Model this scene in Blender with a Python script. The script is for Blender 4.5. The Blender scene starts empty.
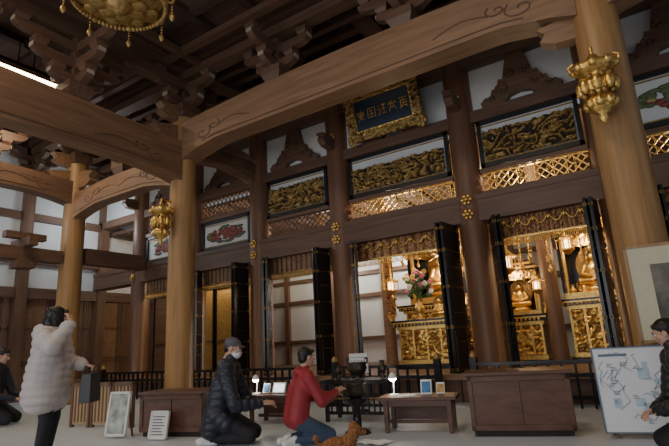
import bpy, math, random
import numpy as np
from mathutils import Vector, Matrix, noise
random.seed(7)
col=bpy.context.scene.collection
# ---------------------------------------------------------------- materials
MATS={}
def newmat(name):
    m=bpy.data.materials.new(name);m.use_nodes=True
    nt=m.node_tree;b=nt.nodes['Principled BSDF']
    MATS[name]=m
    return m,nt,b
def plain(name,c,rough=.6,metal=0,var=.12,scale=12,bump=.0,emit=None,es=0):
    m,nt,b=newmat(name)
    tc=nt.nodes.new('ShaderNodeTexCoord');n=nt.nodes.new('ShaderNodeTexNoise')
    n.inputs['Scale'].default_value=scale;n.inputs['Detail'].default_value=4
    nt.links.new(tc.outputs['Object'],n.inputs['Vector'])
    r=nt.nodes.new('ShaderNodeValToRGB')
    r.color_ramp.elements[0].position=.3;r.color_ramp.elements[1].position=.7
    r.color_ramp.elements[0].color=[x*(1-var) for x in c]+[1]
    r.color_ramp.elements[1].color=[min(1,x*(1+var)) for x in c]+[1]
    nt.links.new(n.outputs['Fac'],r.inputs['Fac']);nt.links.new(r.outputs['Color'],b.inputs['Base Color'])
    b.inputs['Roughness'].default_value=rough;b.inputs['Metallic'].default_value=metal
    if bump:
        bp=nt.nodes.new('ShaderNodeBump');bp.inputs['Strength'].default_value=bump;bp.inputs['Distance'].default_value=.02
        nt.links.new(n.outputs['Fac'],bp.inputs['Height']);nt.links.new(bp.outputs['Normal'],b.inputs['Normal'])
    if emit:
        b.inputs['Emission Color'].default_value=list(emit)+[1];b.inputs['Emission Strength'].default_value=es
    return m
def wood(name,c,axis='z',var=.3,rough=.5,sc=1.0):
    m,nt,b=newmat(name)
    tc=nt.nodes.new('ShaderNodeTexCoord');mp=nt.nodes.new('ShaderNodeMapping')
    s=[14*sc,14*sc,14*sc];s['xyz'.index(axis)]=.9*sc
    mp.inputs['Scale'].default_value=s
    n=nt.nodes.new('ShaderNodeTexNoise');n.inputs['Scale'].default_value=1;n.inputs['Detail'].default_value=6;n.inputs['Distortion'].default_value=.6
    nt.links.new(tc.outputs['Object'],mp.inputs['Vector']);nt.links.new(mp.outputs['Vector'],n.inputs['Vector'])
    r=nt.nodes.new('ShaderNodeValToRGB');r.color_ramp.elements[0].position=.28;r.color_ramp.elements[1].position=.72
    r.color_ramp.elements[0].color=[x*(1-var) for x in c]+[1]
    r.color_ramp.elements[1].color=[min(1,x*(1+var)) for x in c]+[1]
    nt.links.new(n.outputs['Fac'],r.inputs['Fac']);nt.links.new(r.outputs['Color'],b.inputs['Base Color'])
    b.inputs['Roughness'].default_value=rough
    return m
def brocade(name,c1,c2,scale,metal=.4):
    m,nt,b=newmat(name)
    tc=nt.nodes.new('ShaderNodeTexCoord');v=nt.nodes.new('ShaderNodeTexVoronoi');v.inputs['Scale'].default_value=scale
    nt.links.new(tc.outputs['Object'],v.inputs['Vector'])
    r=nt.nodes.new('ShaderNodeValToRGB');r.color_ramp.interpolation='CONSTANT'
    e=r.color_ramp.elements;e[0].position=0;e[0].color=list(c2)+[1];e[1].position=.28;e[1].color=list(c1)+[1]
    k=e.new(.5);k.color=list(c2)+[1];k2=e.new(.62);k2.color=[x*.7 for x in c1]+[1]
    nt.links.new(v.outputs['Distance'],r.inputs['Fac']);nt.links.new(r.outputs['Color'],b.inputs['Base Color'])
    b.inputs['Roughness'].default_value=.5;b.inputs['Metallic'].default_value=metal
    return m
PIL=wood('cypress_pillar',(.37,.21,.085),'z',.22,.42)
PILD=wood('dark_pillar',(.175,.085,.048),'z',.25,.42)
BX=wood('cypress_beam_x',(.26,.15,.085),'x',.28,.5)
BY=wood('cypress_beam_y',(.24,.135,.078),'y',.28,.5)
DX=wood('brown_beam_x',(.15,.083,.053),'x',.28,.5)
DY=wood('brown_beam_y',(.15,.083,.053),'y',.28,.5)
DZ=wood('brown_wood_z',(.165,.09,.055),'z',.28,.5)
CEIL=wood('ceiling_board',(.15,.085,.06),'x',.3,.6)
CRIB=wood('ceiling_rib',(.08,.047,.034),'y',.25,.6)
WHITE=plain('white_plaster',(.72,.74,.74),.8,0,.04,3)
PALE=plain('pale_endgrain',(.48,.41,.32),.7,0,.1)
BLACK=plain('black_lacquer',(.012,.011,.012),.25,0,.2)
DARK=plain('dark_interior',(.03,.02,.015),.7,0,.3)
GOLD=plain('gold_leaf',(.80,.50,.15),.33,.85,.3,30,.4)
GOLDD=plain('dim_gold',(.30,.17,.055),.4,.7,.5,25,.6)
GOLDP=plain('gold_paint',(.42,.27,.09),.45,.5,.35,20)
FRAMEK=plain('frieze_frame_black',(.02,.018,.018),.4)
BROC=brocade('altar_brocade',(.18,.04,.03),(.58,.38,.14),24)
BROC2=brocade('plain_brocade',(.16,.08,.045),(.30,.18,.09),24)
NAVYPL=plain('plaque_blue',(.015,.035,.065),.4)
def tatami():
    m,nt,b=newmat('tatami')
    tc=nt.nodes.new('ShaderNodeTexCoord')
    br=nt.nodes.new('ShaderNodeTexBrick');br.inputs['Scale'].default_value=1
    br.inputs['Color1'].default_value=(.58,.65,.72,1);br.inputs['Color2'].default_value=(.56,.63,.70,1)  # blue cast of the daylight is tinted into the mat colours
    br.inputs['Mortar'].default_value=(.46,.50,.54,1);br.inputs['Mortar Size'].default_value=.006
    br.inputs['Brick Width'].default_value=1.9;br.inputs['Row Height'].default_value=.95
    nt.links.new(tc.outputs['Object'],br.inputs['Vector'])
    nt.links.new(br.outputs['Color'],b.inputs['Base Color']);b.inputs['Roughness'].default_value=.45
    return m
TATAMI=tatami()
# ---------------------------------------------------------------- mesh builder
def frame(pos,fwd,up=(0,0,1)):
    f=Vector(fwd).normalized();u=Vector(up)
    r=f.cross(u).normalized();u=r.cross(f)
    M=Matrix((r,f,u)).transposed().to_4x4();M.translation=Vector(pos);return M
class B:
    def __init__(s,T=None):
        s.v=[];s.f=[];s.m=[];s.sm=[];s.mats=[];s.T=T
    def mi(s,m):
        if m not in s.mats:s.mats.append(m)
        return s.mats.index(m)
    def add(s,vs,fs,m,smooth=False):
        o=len(s.v);k=s.mi(m)
        if s.T is not None: vs=[s.T@Vector(q) for q in vs]
        s.v+= [tuple(q) for q in vs]
        for f in fs:
            s.f.append([i+o for i in f]);s.m.append(k);s.sm.append(smooth)
    def box(s,x0,x1,y0,y1,z0,z1,m,t=1.0,tb=1.0):
        cx=(x0+x1)/2;cy=(y0+y1)/2
        def q(x,y,z,k):return (cx+(x-cx)*k,cy+(y-cy)*k,z)
        vs=[q(x0,y0,z0,tb),q(x1,y0,z0,tb),q(x1,y1,z0,tb),q(x0,y1,z0,tb),q(x0,y0,z1,t),q(x1,y0,z1,t),q(x1,y1,z1,t),q(x0,y1,z1,t)]
        s.add(vs,[(3,2,1,0),(4,5,6,7),(0,1,5,4),(1,2,6,5),(2,3,7,6),(3,0,4,7)],m)
    def obox(s,c,d,m,M):
        vs=[];
        for z in(-.5,.5):
            for x,y in((-.5,-.5),(.5,-.5),(.5,.5),(-.5,.5)):
                vs.append(Vector(c)+M@Vector((x*d[0],y*d[1],z*d[2])))
        s.add(vs,[(3,2,1,0),(4,5,6,7),(0,1,5,4),(1,2,6,5),(2,3,7,6),(3,0,4,7)],m)
    def cyl(s,p0,p1,r0,r1,m,n=16,smooth=True):
        p0=Vector(p0);p1=Vector(p1);d=(p1-p0)
        if d.length<1e-6:return
        d.normalize();a=d.orthogonal().normalized();b=d.cross(a)
        vs=[]
        for p,r in((p0,r0),(p1,r1)):
            for i in range(n):
                t=2*math.pi*i/n;vs.append(p+(a*math.cos(t)+b*math.sin(t))*r)
        s.add(vs,[(i,(i+1)%n,n+(i+1)%n,n+i) for i in range(n)],m,smooth)
        s.add(vs,[tuple(range(n-1,-1,-1)),tuple(range(n,2*n))],m)
    def tube(s,pts,r,m,n=8):
        for i in range(len(pts)-1):
            r0=r[i] if isinstance(r,(list,tuple)) else r
            r1=r[i+1] if isinstance(r,(list,tuple)) else r
            s.cyl(pts[i],pts[i+1],r0,r1,m,n)
    def lathe(s,prof,c,m,n=20,smooth=True,sx=1,sy=1,lobes=0,la=0):
        vs=[];c=Vector(c);k=len(prof)
        for r,z in prof:
            for i in range(n):
                t=2*math.pi*i/n;rr=r*(1+la*math.cos(lobes*t)) if lobes else r
                vs.append(c+Vector((rr*math.cos(t)*sx,rr*math.sin(t)*sy,z)))
        fs=[]
        for j in range(k-1):
            for i in range(n):
                fs.append((j*n+i,j*n+(i+1)%n,(j+1)*n+(i+1)%n,(j+1)*n+i))
        s.add(vs,fs,m,smooth)
        s.add(vs,[tuple(range(n-1,-1,-1)),tuple(range((k-1)*n,k*n))],m)
    def sph(s,c,r,m,n=12,M=None):
        if not isinstance(r,(list,tuple)):r=(r,r,r)
        c=Vector(c);vs=[];k=max(6,n//2+2)
        for j in range(k+1):
            ph=math.pi*j/k
            for i in range(n):
                t=2*math.pi*i/n
                q=Vector((r[0]*math.sin(ph)*math.cos(t),r[1]*math.sin(ph)*math.sin(t),r[2]*math.cos(ph)))
                if M is not None:q=M@q
                vs.append(c+q)
        fs=[]
        for j in range(k):
            for i in range(n):
                fs.append((j*n+i,(j+1)*n+i,(j+1)*n+(i+1)%n,j*n+(i+1)%n))
        s.add(vs,fs,m,True)
    def prism(s,pts,o,U,V,W,m):
        o=Vector(o);U=Vector(U);V=Vector(V);W=Vector(W);n=len(pts)
        vs=[o+U*a+V*b-W*.5 for a,b in pts]+[o+U*a+V*b+W*.5 for a,b in pts]
        s.add(vs,[tuple(range(n-1,-1,-1)),tuple(range(n,2*n))]+[(i,(i+1)%n,n+(i+1)%n,n+i) for i in range(n)],m)
    def relief(s,x0,x1,z0,z1,y,dep,seed,m,mb,res=.022,fr=5,th=.47):
        nx=int((x1-x0)/res);nz=int((z1-z0)/res);vs=[];H=[]
        for j in range(nz+1):
            for i in range(nx+1):
                x=x0+(x1-x0)*i/nx;z=z0+(z1-z0)*j/nz
                w=noise.noise(Vector((x*fr*.6,z*fr*.6,seed)))
                h=abs(math.sin(6*noise.noise(Vector((x*fr*.55+w,z*fr+w,seed+3)))+3*w))
                h=.75*h+.35*abs(noise.noise(Vector((x*fr*3,z*fr*3,seed))))
                H.append(h);vs.append((x,y-dep*max(0,h-th*.7),z))
        f1=[];f2=[]
        for j in range(nz):
            for i in range(nx):
                a=j*(nx+1)+i;q=(a,a+1,a+nx+2,a+nx+1)
                (f1 if sum(H[k] for k in q)/4>th else f2).append(q)
        s.add(vs,f1,m,True);s.add(vs,f2,mb,True)
    def lattice(s,x0,x1,z0,z1,y,step,w,m,th=.03):
        for sg in(1,-1):
            k=-int((z1-z0+x1-x0)/step)-1
            while k*step<(x1-x0)+(z1-z0):
                c=x0+k*step
                if sg==1: xa,xb=c,c+(z1-z0)
                else: xa,xb=c+(z1-z0),c
                def lerp(xt):return z0+(z1-z0)*(xt-xa)/(xb-xa)
                lo,hi=min(xa,xb),max(xa,xb)
                cl,ch=max(lo,x0),min(hi,x1)
                if ch-cl>.01:
                    p=Vector((cl,y+(.012 if sg>0 else -.012),lerp(cl)));q=Vector((ch,p.y,lerp(ch)))
                    d=(q-p);L=d.length;d.normalize();M=Matrix((d,Vector((0,1,0)),d.cross(Vector((0,1,0))))).transposed()
                    s.obox((p+q)/2,(L,th,w),m,M)
                k+=1
    def fin(s,name,parent=None,bevel=0):
        me=bpy.data.meshes.new(name);me.from_pydata(s.v,[],s.f)
        for m in s.mats:me.materials.append(m)
        me.polygons.foreach_set('material_index',s.m);me.polygons.foreach_set('use_smooth',s.sm)
        me.update();o=bpy.data.objects.new(name,me);col.objects.link(o)
        if parent:o.parent=parent
        if bevel:
            md=o.modifiers.new('bev','BEVEL');md.width=bevel;md.segments=2;md.limit_method='ANGLE'
        return o
# ---------------------------------------------------------------- shell
b=B();b.box(-15.2,5,-6,8.3,-.1,0,TATAMI);b.fin('floor')
b=B()
b.box(-15,5,8.25,16,-.1,.45,DX);b.box(-15,5,8.15,8.25,.36,.46,BX)
for i in range(40):b.box(-15+i*.5,-14.98+i*.5,8.235,8.252,0,.36,DARK)
b.fin('floor_inner_sanctum')
ZC=7.7
b=B();b.box(-15.2,5,-6,9.2,ZC,ZC+.1,CEIL)
for i in range(18):
    x=-14.9+i*1.15;b.box(x-.08,x+.08,-6,9.1,ZC-.16,ZC+.01,CRIB)
for i in range(13):
    y=-5.8+i*1.15;b.box(-15.2,5,y-.08,y+.08,ZC-.15,ZC+.01,CRIB)
for y in(3.2,6.64):b.box(-15.2,5,y-.2,y+.2,ZC-.45,ZC-.1,DX)
for x in(-12.3,-8.08,-4,-.07):b.box(x-.2,x+.2,-6,9.1,ZC-.42,ZC-.1,DY)
CEILOB=b.fin('ceiling')
PX=[-12.75,-10.35,-8.0,-5.6,-2.68,-.3,2.1]
def pillar(x,y,r,z1,m,name):
    b=B();b.lathe([(r*1.25,0),(r*1.25,.08),(r*1.1,.14),(r,.16),(r,z1*.5),(r*.97,z1)],(x,y,0),m,28)
    if y==9:
        for z in(3.24,3.52,5.6):
            for k in range(6):
                a=k*math.pi/3;b.sph((x+.075*math.cos(a),8.715,z+.075*math.sin(a)),(.038,.02,.038),GOLD,8)
            b.sph((x,8.69,z),(.045,.03,.045),GOLD,8)
    return b.fin(name)
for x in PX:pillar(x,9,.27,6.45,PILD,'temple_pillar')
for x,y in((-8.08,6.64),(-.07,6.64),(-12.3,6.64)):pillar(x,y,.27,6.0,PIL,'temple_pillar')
# ---------------------------------------------------------------- brackets
def masu(b,x,y,z,s,m):
    b.box(x-s/2,x+s/2,y-s/2,y+s/2,z,z+s*.3,m,1,.72);b.box(x-s/2,x+s/2,y-s/2,y+s/2,z+s*.3,z+s*.62,m)
def arm(b,x,y,z,L,h,w,ax,m):
    pts=[(-L/2,h),(-L/2,h*.55),(-L/2+.06,h*.25),(-L/2+.16,h*.05),(-L/2+.25,0),(L/2-.25,0),(L/2-.16,h*.05),(L/2-.06,h*.25),(L/2,h*.55),(L/2,h)]
    U=(1,0,0) if ax=='x' else (0,1,0);W=(0,w,0) if ax=='x' else (w,0,0)
    b.prism(pts,(x,y,z),U,(0,0,1),W,m)
    for sg in(-1,1):
        c=Vector((x,y,z+h*.77))+Vector(U)*sg*(L/2+.006)
        d=(.012,w*.9,h*.4) if ax=='x' else (w*.9,.012,h*.4)
        b.box(c.x-d[0]/2,c.x+d[0]/2,c.y-d[1]/2,c.y+d[1]/2,c.z-d[2]/2,c.z+d[2]/2,PALE)
def bracket(b,x,y,z,s=1.0,levels=2,mx=None,my=None):
    mx=mx or DX;my=my or DY
    masu(b,x,y,z,.5*s,mx);zz=z+.3*s
    for l in range(levels):
        L=(1.05+.7*l)*s
        arm(b,x,y,zz,L,.2*s,.16*s,'x',mx);arm(b,x,y,zz+.01,L,.2*s,.16*s,'y',my)
        for dx,dy in((-1,0),(1,0),(0,-1),(0,1),(0,0)):
            masu(b,x+dx*(L/2-.13*s),y+dy*(L/2-.13*s),zz+.2*s,.25*s,mx)
        zz+=.36*s
    return zz
# ---------------------------------------------------------------- altar wall upper
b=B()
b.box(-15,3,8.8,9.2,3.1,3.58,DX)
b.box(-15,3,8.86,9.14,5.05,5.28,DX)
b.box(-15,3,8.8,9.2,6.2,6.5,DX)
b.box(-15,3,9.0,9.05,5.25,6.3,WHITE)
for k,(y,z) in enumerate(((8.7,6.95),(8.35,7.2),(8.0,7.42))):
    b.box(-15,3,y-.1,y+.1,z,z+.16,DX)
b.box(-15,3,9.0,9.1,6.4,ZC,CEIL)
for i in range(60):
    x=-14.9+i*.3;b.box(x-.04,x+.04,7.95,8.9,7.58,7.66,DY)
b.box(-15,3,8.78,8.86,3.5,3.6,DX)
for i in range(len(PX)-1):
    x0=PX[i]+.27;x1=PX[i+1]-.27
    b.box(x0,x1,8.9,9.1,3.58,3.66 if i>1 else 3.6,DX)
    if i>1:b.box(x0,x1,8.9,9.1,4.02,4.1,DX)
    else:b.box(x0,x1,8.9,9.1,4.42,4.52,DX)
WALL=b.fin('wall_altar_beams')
def kaeru(b,x,y,z,w,h,m):
    L=[(-.52,0),(-.54,.1),(-.46,.2),(-.40,.16),(-.36,.34),(-.3,.3),(-.26,.52),(-.2,.5),(-.16,.76),(-.12,1)]
    R=[(-a,c) for a,c in L[::-1]]
    b.prism([(a*w,c*h) for a,c in L+R+[(.2,0),(.14,.12),(0,.16),(-.14,.12),(-.2,0)]],(x,y,z),(1,0,0),(0,0,1),(0,.14,0),m)
    for sg in(-1,1):
        for (cx,cz,r0) in((.22,.28,.13),(.1,.56,.09),(.38,.12,.06)):
            pts=[]
            for k in range(12):
                a=k*.6;rr=r0*(1-k/13);pts.append((x+sg*(cx*w+rr*math.cos(a)),y-.08,z+cz*h+rr*math.sin(a)))
            b.tube(pts,.028,m,5)
b=B()
for i in range(len(PX)-1):
    c=(PX[i]+PX[i+1])/2
    kaeru(b,c,8.93,5.28,1.35,.92,DX)
b.fin('frog_leg_struts',WALL)
b=B()
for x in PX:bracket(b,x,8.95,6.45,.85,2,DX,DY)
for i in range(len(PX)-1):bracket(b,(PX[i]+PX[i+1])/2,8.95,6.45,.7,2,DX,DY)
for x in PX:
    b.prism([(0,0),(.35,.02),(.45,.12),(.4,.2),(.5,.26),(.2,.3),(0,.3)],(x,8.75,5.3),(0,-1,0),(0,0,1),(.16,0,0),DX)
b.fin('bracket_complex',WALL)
PEONY=plain('peony',(.26,.07,.05),.6,0,.5,20);LEAF=plain('leafpaint',(.12,.17,.08),.6,0,.4,20);OCHRE=plain('ochre_paint',(.40,.30,.12),.6,0,.4,20)
for i in range(len(PX)-1):
    x0=PX[i]+.3;x1=PX[i+1]-.3
    b=B();y=8.92
    za,zb=(4.12,5.05) if i>1 else (3.62,4.41)
    b.box(x0,x1,y,y+.1,za,za+.08,FRAMEK);b.box(x0,x1,y,y+.1,zb-.07,zb,FRAMEK)
    b.box(x0,x0+.07,y,y+.1,za,zb,FRAMEK);b.box(x1-.07,x1,y,y+.1,za,zb,FRAMEK)
    b.box(x0+.07,x1-.07,y+.06,y+.1,za+.08,zb-.07,WHITE)
    b.box(x0+.07,x1-.07,y+.03,y+.06,za+.1,za+.12,GOLDP);b.box(x0+.07,x1-.07,y+.03,y+.06,zb-.12,zb-.10,GOLDP)
    if i in(1,5,0):
        c=(x0+x1)/2;zc=(za+zb)/2
        for k in range(60):
            a=random.uniform(0,6.28);rr=random.uniform(0,1)
            mm=(PEONY if i<5 else (LEAF,OCHRE,LEAF,PEONY)[k%4])
            b.sph((c+rr*.55*math.cos(a),y+.05,zc+rr*.18*math.sin(a)),(.08,.025,.055),mm,8)
        for k in range(24):
            a=random.uniform(0,6.28);b.sph((c+.62*math.cos(a),y+.05,zc+.2*math.sin(a)),(.12,.02,.04),LEAF,6)
    else:
        b.relief(x0+.1,x1-.1,4.24,4.74 if i==3 else 4.82,y+.04,.2,i*5.1,GOLDP,DARK,th=.45,fr=8,res=.016)
    b.fin('carved_transom_panel')
    b=B();lm=GOLD if i in(3,4,5) else DX
    la,lb=(3.66,4.02) if i>1 else (4.53,5.04)
    b.lattice(x0,x1,la,lb,8.98,.15,.02,lm,.02)
    b.box(x0,x1,8.96,9.02,la,la+.02,lm);b.box(x0,x1,8.96,9.02,lb-.02,lb,lm)
    if i in(3,4,5):
        nn=int((x1-x0)/.15)
        for k in range(nn):
            if k%3==1:b.sph((x0+.075+k*.15,8.95,3.84),(.045,.02,.045),GOLD,8)
    b.fin('lattice_transom')
    b=B();n=60;m=BROC if i>=3 else BROC2
    vs=[]
    for j in range(n+1):
        x=x0+(x1-x0)*j/n;yy=8.98+.02*math.sin(j*1.3)
        vs+= [(x,yy,3.1),(x,yy,2.72)]
    b.add(vs,[(2*j,2*j+1,2*j+3,2*j+2) for j in range(n)],m,True)
    for j in range(n):
        x=x0+(x1-x0)*(j+.5)/n;b.cyl((x,8.97,2.74),(x,8.97,2.6),.006,.014,GOLD if i>=3 else GOLDP,5)
    b.box(x0,x1,8.94,8.99,2.71,2.74,GOLD if i>=3 else GOLDP)
    if i>=3:
        for k in range(7):
            cx=x0+(k+.5)*(x1-x0)/7;w=(x1-x0)/14
            pts=[(cx-w+2*w*t,8.93,3.06-.16*math.sin(math.pi*t)) for t in(0,.17,.33,.5,.67,.83,1)]
            b.tube(pts,.014,GOLD,5);b.sph((cx-w,8.93,3.0),(.03,.03,.06),GOLD,6)
    b.fin('brocade_valance')
def door(x,y,ang,name='black_lacquer_door',w=.44):
    b=B()
    for k in range(2):
        b.T=Matrix.Translation((x,y,.46))@Matrix.Rotation(ang+(k-.5)*.06,4,'Z')@Matrix.Translation((0,(k-.5)*.06,0))
        b.box(0,w,-.022,.022,0,2.62,BLACK)
        for z in(.05,.75,1.45,2.1,2.5):
            b.box(.0,w,-.025,.025,z,z+.012,GOLDD)
            b.box(0,.05,-.027,.027,z-.02,z+.035,GOLDP);b.box(w-.05,w,-.027,.027,z-.02,z+.035,GOLDP)
        for z in(.5,1.8):
            for a in range(3):b.box(.08+a*.1,.15+a*.1,-.026,.026,z,z+.02,GOLDD)
        b.box(.07,w-.07,-.026,.026,1.0,1.01,GOLDD);b.box(.07,.08,-.026,.026,.1,.7,GOLDD);b.box(w-.08,w-.07,-.026,.026,.1,.7,GOLDD)
    b.fin(name)
for i in range(1,len(PX)-1):
    door(PX[i]+.36,8.85,math.radians(-62))
    door(PX[i+1]-.33,8.85,math.radians(-90-8),w=.62 if i==3 else .44)
# ---------------------------------------------------------------- big rainbow beams
def koryo(name,p,q,z0,z1,w,m,arch=.22):
    p=Vector(p);q=Vector(q);L=(q-p).length;U=(q-p).normalized();n=24;bot=[];top=[]
    for i in range(n+1):
        t=i/n;e=min(t,1-t)*L
        bot.append((t*L,z0+arch*min(1,(e/1.0))**.7));top.append((t*L,z1+.12*math.sin(math.pi*t)))
    b=B();W=Vector((U.y,-U.x,0))*w
    b.prism(bot+top[::-1],(p.x,p.y,0),U,(0,0,1),W,m)
    for sgn in(-1,1):
        off=W*.5*sgn*1.02
        for end in(0,1):
            for (oo,sc_) in((0,1),(.32,.7)):
                pts=[]
                for k in range(14):
                    a=k*.55;r=(.02+.013*k)*sc_
                    u=(.65+oo+ r*math.cos(a)*1.3);v=z0+arch+.2+oo*.3+r*math.sin(a)*.8
                    uu=u if end==0 else L-u
                    pts.append(p+U*uu+Vector((0,0,v))+off)
                b.tube(pts,.011,DX,5)
            pts=[]
            for k in range(8):
                u=1.1+k*.12;uu=u if end==0 else L-u
                pts.append(p+U*uu+Vector((0,0,z0+arch+.25+.08*math.sin(k*.5)))+off)
            b.tube(pts,.011,DX,5)
        pts=[p+U*a+Vector((0,0,c+.08))+off for a,c in bot[2:-2]]
        b.tube(pts,.012,DX,5)
    return b.fin(name)
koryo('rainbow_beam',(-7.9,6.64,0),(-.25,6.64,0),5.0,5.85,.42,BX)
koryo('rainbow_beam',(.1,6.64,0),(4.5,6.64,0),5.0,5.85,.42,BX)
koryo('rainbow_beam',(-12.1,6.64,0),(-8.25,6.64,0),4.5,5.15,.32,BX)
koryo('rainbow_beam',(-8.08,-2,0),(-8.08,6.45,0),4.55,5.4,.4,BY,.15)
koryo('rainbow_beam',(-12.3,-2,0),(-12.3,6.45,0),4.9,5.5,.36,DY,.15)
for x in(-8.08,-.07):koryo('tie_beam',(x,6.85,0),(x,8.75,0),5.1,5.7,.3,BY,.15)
b=B()
for x,y,z,s in((-8.08,6.64,6.0,1.),(-.07,6.64,6.0,1.),(-12.3,6.64,6.0,1.),(-5.4,6.64,5.97,.9),(-2.7,6.64,5.97,.9),(-10.2,6.64,5.27,.9),(-8.08,4.2,5.5,.9),(-8.08,1.8,5.5,.9),(-12.3,4.5,5.6,.9),(-12.3,2.5,5.6,.9)):
    bracket(b,x,y,z,s,3 if z<5.9 else 2)
b.box(-15,5,6.5,6.78,6.95,7.15,DX);b.box(-15,5,6.55,6.73,7.3,7.45,DX)
b.box(-8.22,-7.94,-4,6.6,6.7,6.9,DY);b.box(-8.2,-7.96,-4,6.6,7.1,7.3,DY)
b.box(-12.44,-12.16,-4,6.6,6.8,7.0,DY)
for dx in(-.6,.6):
    b.box(-8.08+dx-.07,-8.08+dx+.07,-4,6.6,7.1,7.24,DY)
for dy in(-.6,.6):
    b.box(-15,5,6.64+dy-.07,6.64+dy+.07,7.12,7.26,DX)
for x,y,d in((-8.08,6.64,'w'),(-8.08,6.64,'s'),(-.07,6.64,'w'),(-12.3,6.64,'s'),(-12.3,6.64,'e')):
    V={'w':(-1,0,0),'s':(0,-1,0),'e':(1,0,0)}[d];W=(0,.2,0) if d in'we' else (.2,0,0)
    b.prism([(.2,0),(.6,.03),(.78,.14),(.7,.24),(.85,.36),(.5,.45),(.2,.5)],(x,y,5.3),V,(0,0,1),W,BX)
    b.prism([(.2,0),(.5,.02),(.68,.1),(.6,.2),(.7,.3),(.4,.34),(.2,.36)],(x,y,4.75 if d!='s' else 5.9),V,(0,0,1),W,BX)
b.fin('bracket_complex',CEILOB)
# ---------------------------------------------------------------- left wall
X=-14.9
b=B()
b.box(X-.1,X,-6,13,4.1,7.7,WHITE)
for z0,z1 in((3.75,4.15),(5.0,5.22),(5.85,6.15),(7.2,7.6),(2.75,3.05)):b.box(X-.05,X+.14,-6,13,z0,z1,DY)
b.box(X-.1,X,-6,13,3.0,3.8,WHITE)
for y in (-4,-1.7,.6,2.9,6.64,9.0,11.3):
    b.box(X-.02,X+.2,y-.14,y+.14,0,7.6,DZ)
for k in range(14):
    y=-4+k*1.15
    b.box(X-.06,X-.02,y,y+1.13,0,2.75,BX if k%2 else DZ)
    b.box(X-.02,X+.02,y+.05,y+.1,0,2.75,DZ);b.box(X-.02,X+.02,y+1.05,y+1.1,0,2.75,DZ)
    for z in(.9,1.0,1.9):b.box(X-.02,X+.02,y,y+1.13,z,z+.05,DZ)
for y in (2.9,6.64,9):bracket(b,X+.2,y,6.2,.8,2,DX,DY)
b.fin('wall_left')
b=B()
b.box(-12.45,-12.15,-3,6.35,3.35,3.65,DY)
for k in range(7):
    y=-2+k*1.25;b.box(-12.75,-11.85,y-.1,y+.1,3.65,3.85,DX);b.box(-12.5,-12.1,y-.2,y+.2,3.15,3.35,DX);b.box(-12.4,-12.2,y-.45,y+.45,3.85,4.0,DY)
b.box(-12.45,-12.15,6.93,8.7,3.4,3.8,DY)
b.fin('side_aisle_tie_beams')
# ---------------------------------------------------------------- inner sanctum shell
b=B()
b.box(-15,5,13.4,13.5,.45,5,WHITE)
for z in(1.1,2.4,3.1,4.2):b.box(-15,5,13.3,13.42,z,z+.12,DX)
for x in np.arange(-14.5,4,1.9):b.box(x-.08,x+.08,13.28,13.42,.45,5,DZ)
b.fin('wall_sanctum_back')
b=B();b.box(-15,5,9.25,13.5,4.9,5.0,CEIL)
for i in range(26):
    x=-14.6+i*.75;b.box(x-.05,x+.05,9.25,13.4,4.82,4.91,CRIB)
b.fin('ceiling_sanctum')
b=B();b.box(4.9,5,8.3,13.5,.45,5,DARK);b.fin('wall_sanctum_right')
for x,y in((-10.35,11.6),(-8.,11.6),(-5.95,11.6),(-3.05,11.9),(-1.72,10.2),(-.1,11.6)):
    b=B();b.lathe([(.17,.45),(.15,.6),(.15,4.82)],(x,y,0),DZ if y<11 else BX,20);b.fin('sanctum_pillar')
b=B()
for k in range(5):
    x=-14.2+k*.95;yy=10.6+(k%2)*.06
    b.box(x,x+.95,yy,yy+.04,.45,2.9,GOLDP if k in(2,3) else BX)
    b.box(x,x+.05,yy-.03,yy+.06,.45,2.9,BLACK);b.box(x+.9,x+.95,yy-.03,yy+.06,.45,2.9,BLACK)
    b.box(x,x+.95,yy-.03,yy+.06,1.3,1.36,DX)
b.box(-14.3,-6.6,10.5,10.75,2.9,3.15,DX)
b.fin('sliding_door_panels')
# ---------------------------------------------------------------- altars
def altar(name,x,y,w,h,d,seed):
    b=B(Matrix.Translation((x,y,.45)))
    b.box(-w/2,w/2,-d/2,d/2,0,.1,BLACK);b.box(-w*.47,w*.47,-d*.46,d*.46,.1,.18,GOLD)
    b.box(-w*.42,w*.42,-d*.4,d*.4,.18,h-.2,GOLDD)
    b.relief(-w*.42,w*.42,.2,h-.22,-d*.4-.01,.1,seed,GOLD,GOLDD,.02,7,.4)
    for k in range(5):
        xx=-w*.42+k*w*.21;b.box(xx-.02,xx+.02,-d*.4-.06,-d*.38,.18,h-.2,GOLD)
    b.box(-w*.47,w*.47,-d*.46,d*.46,h-.2,h-.13,GOLD);b.box(-w*.52,w*.52,-d/2,d/2,h-.13,h-.07,BLACK)
    b.box(-w*.54,w*.54,-d*.52,d*.52,h-.07,h-.04,GOLD);b.box(-w*.54,w*.54,-d*.52,d*.52,h-.04,h,BLACK)
    for k in range(int(w/.08)):
        xx=-w*.5+k*.08;b.sph((xx,-d*.5,h-.1),(.025,.02,.03),GOLD,6)
    for sx in(-1,1):
        b.tube([(sx*w*.54,-d*.5,h),(sx*w*.58,-d*.5,h+.12),(sx*w*.54,-d*.5,h+.2)],.025,GOLD,6)
    return b.fin(name)
FLC=[plain('petal_pink',(.7,.2,.3),.6),plain('petal_white',(.8,.75,.7),.6),plain('petal_yellow',(.75,.5,.1),.6)];STEM=plain('stem',(.07,.16,.05),.6)
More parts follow.
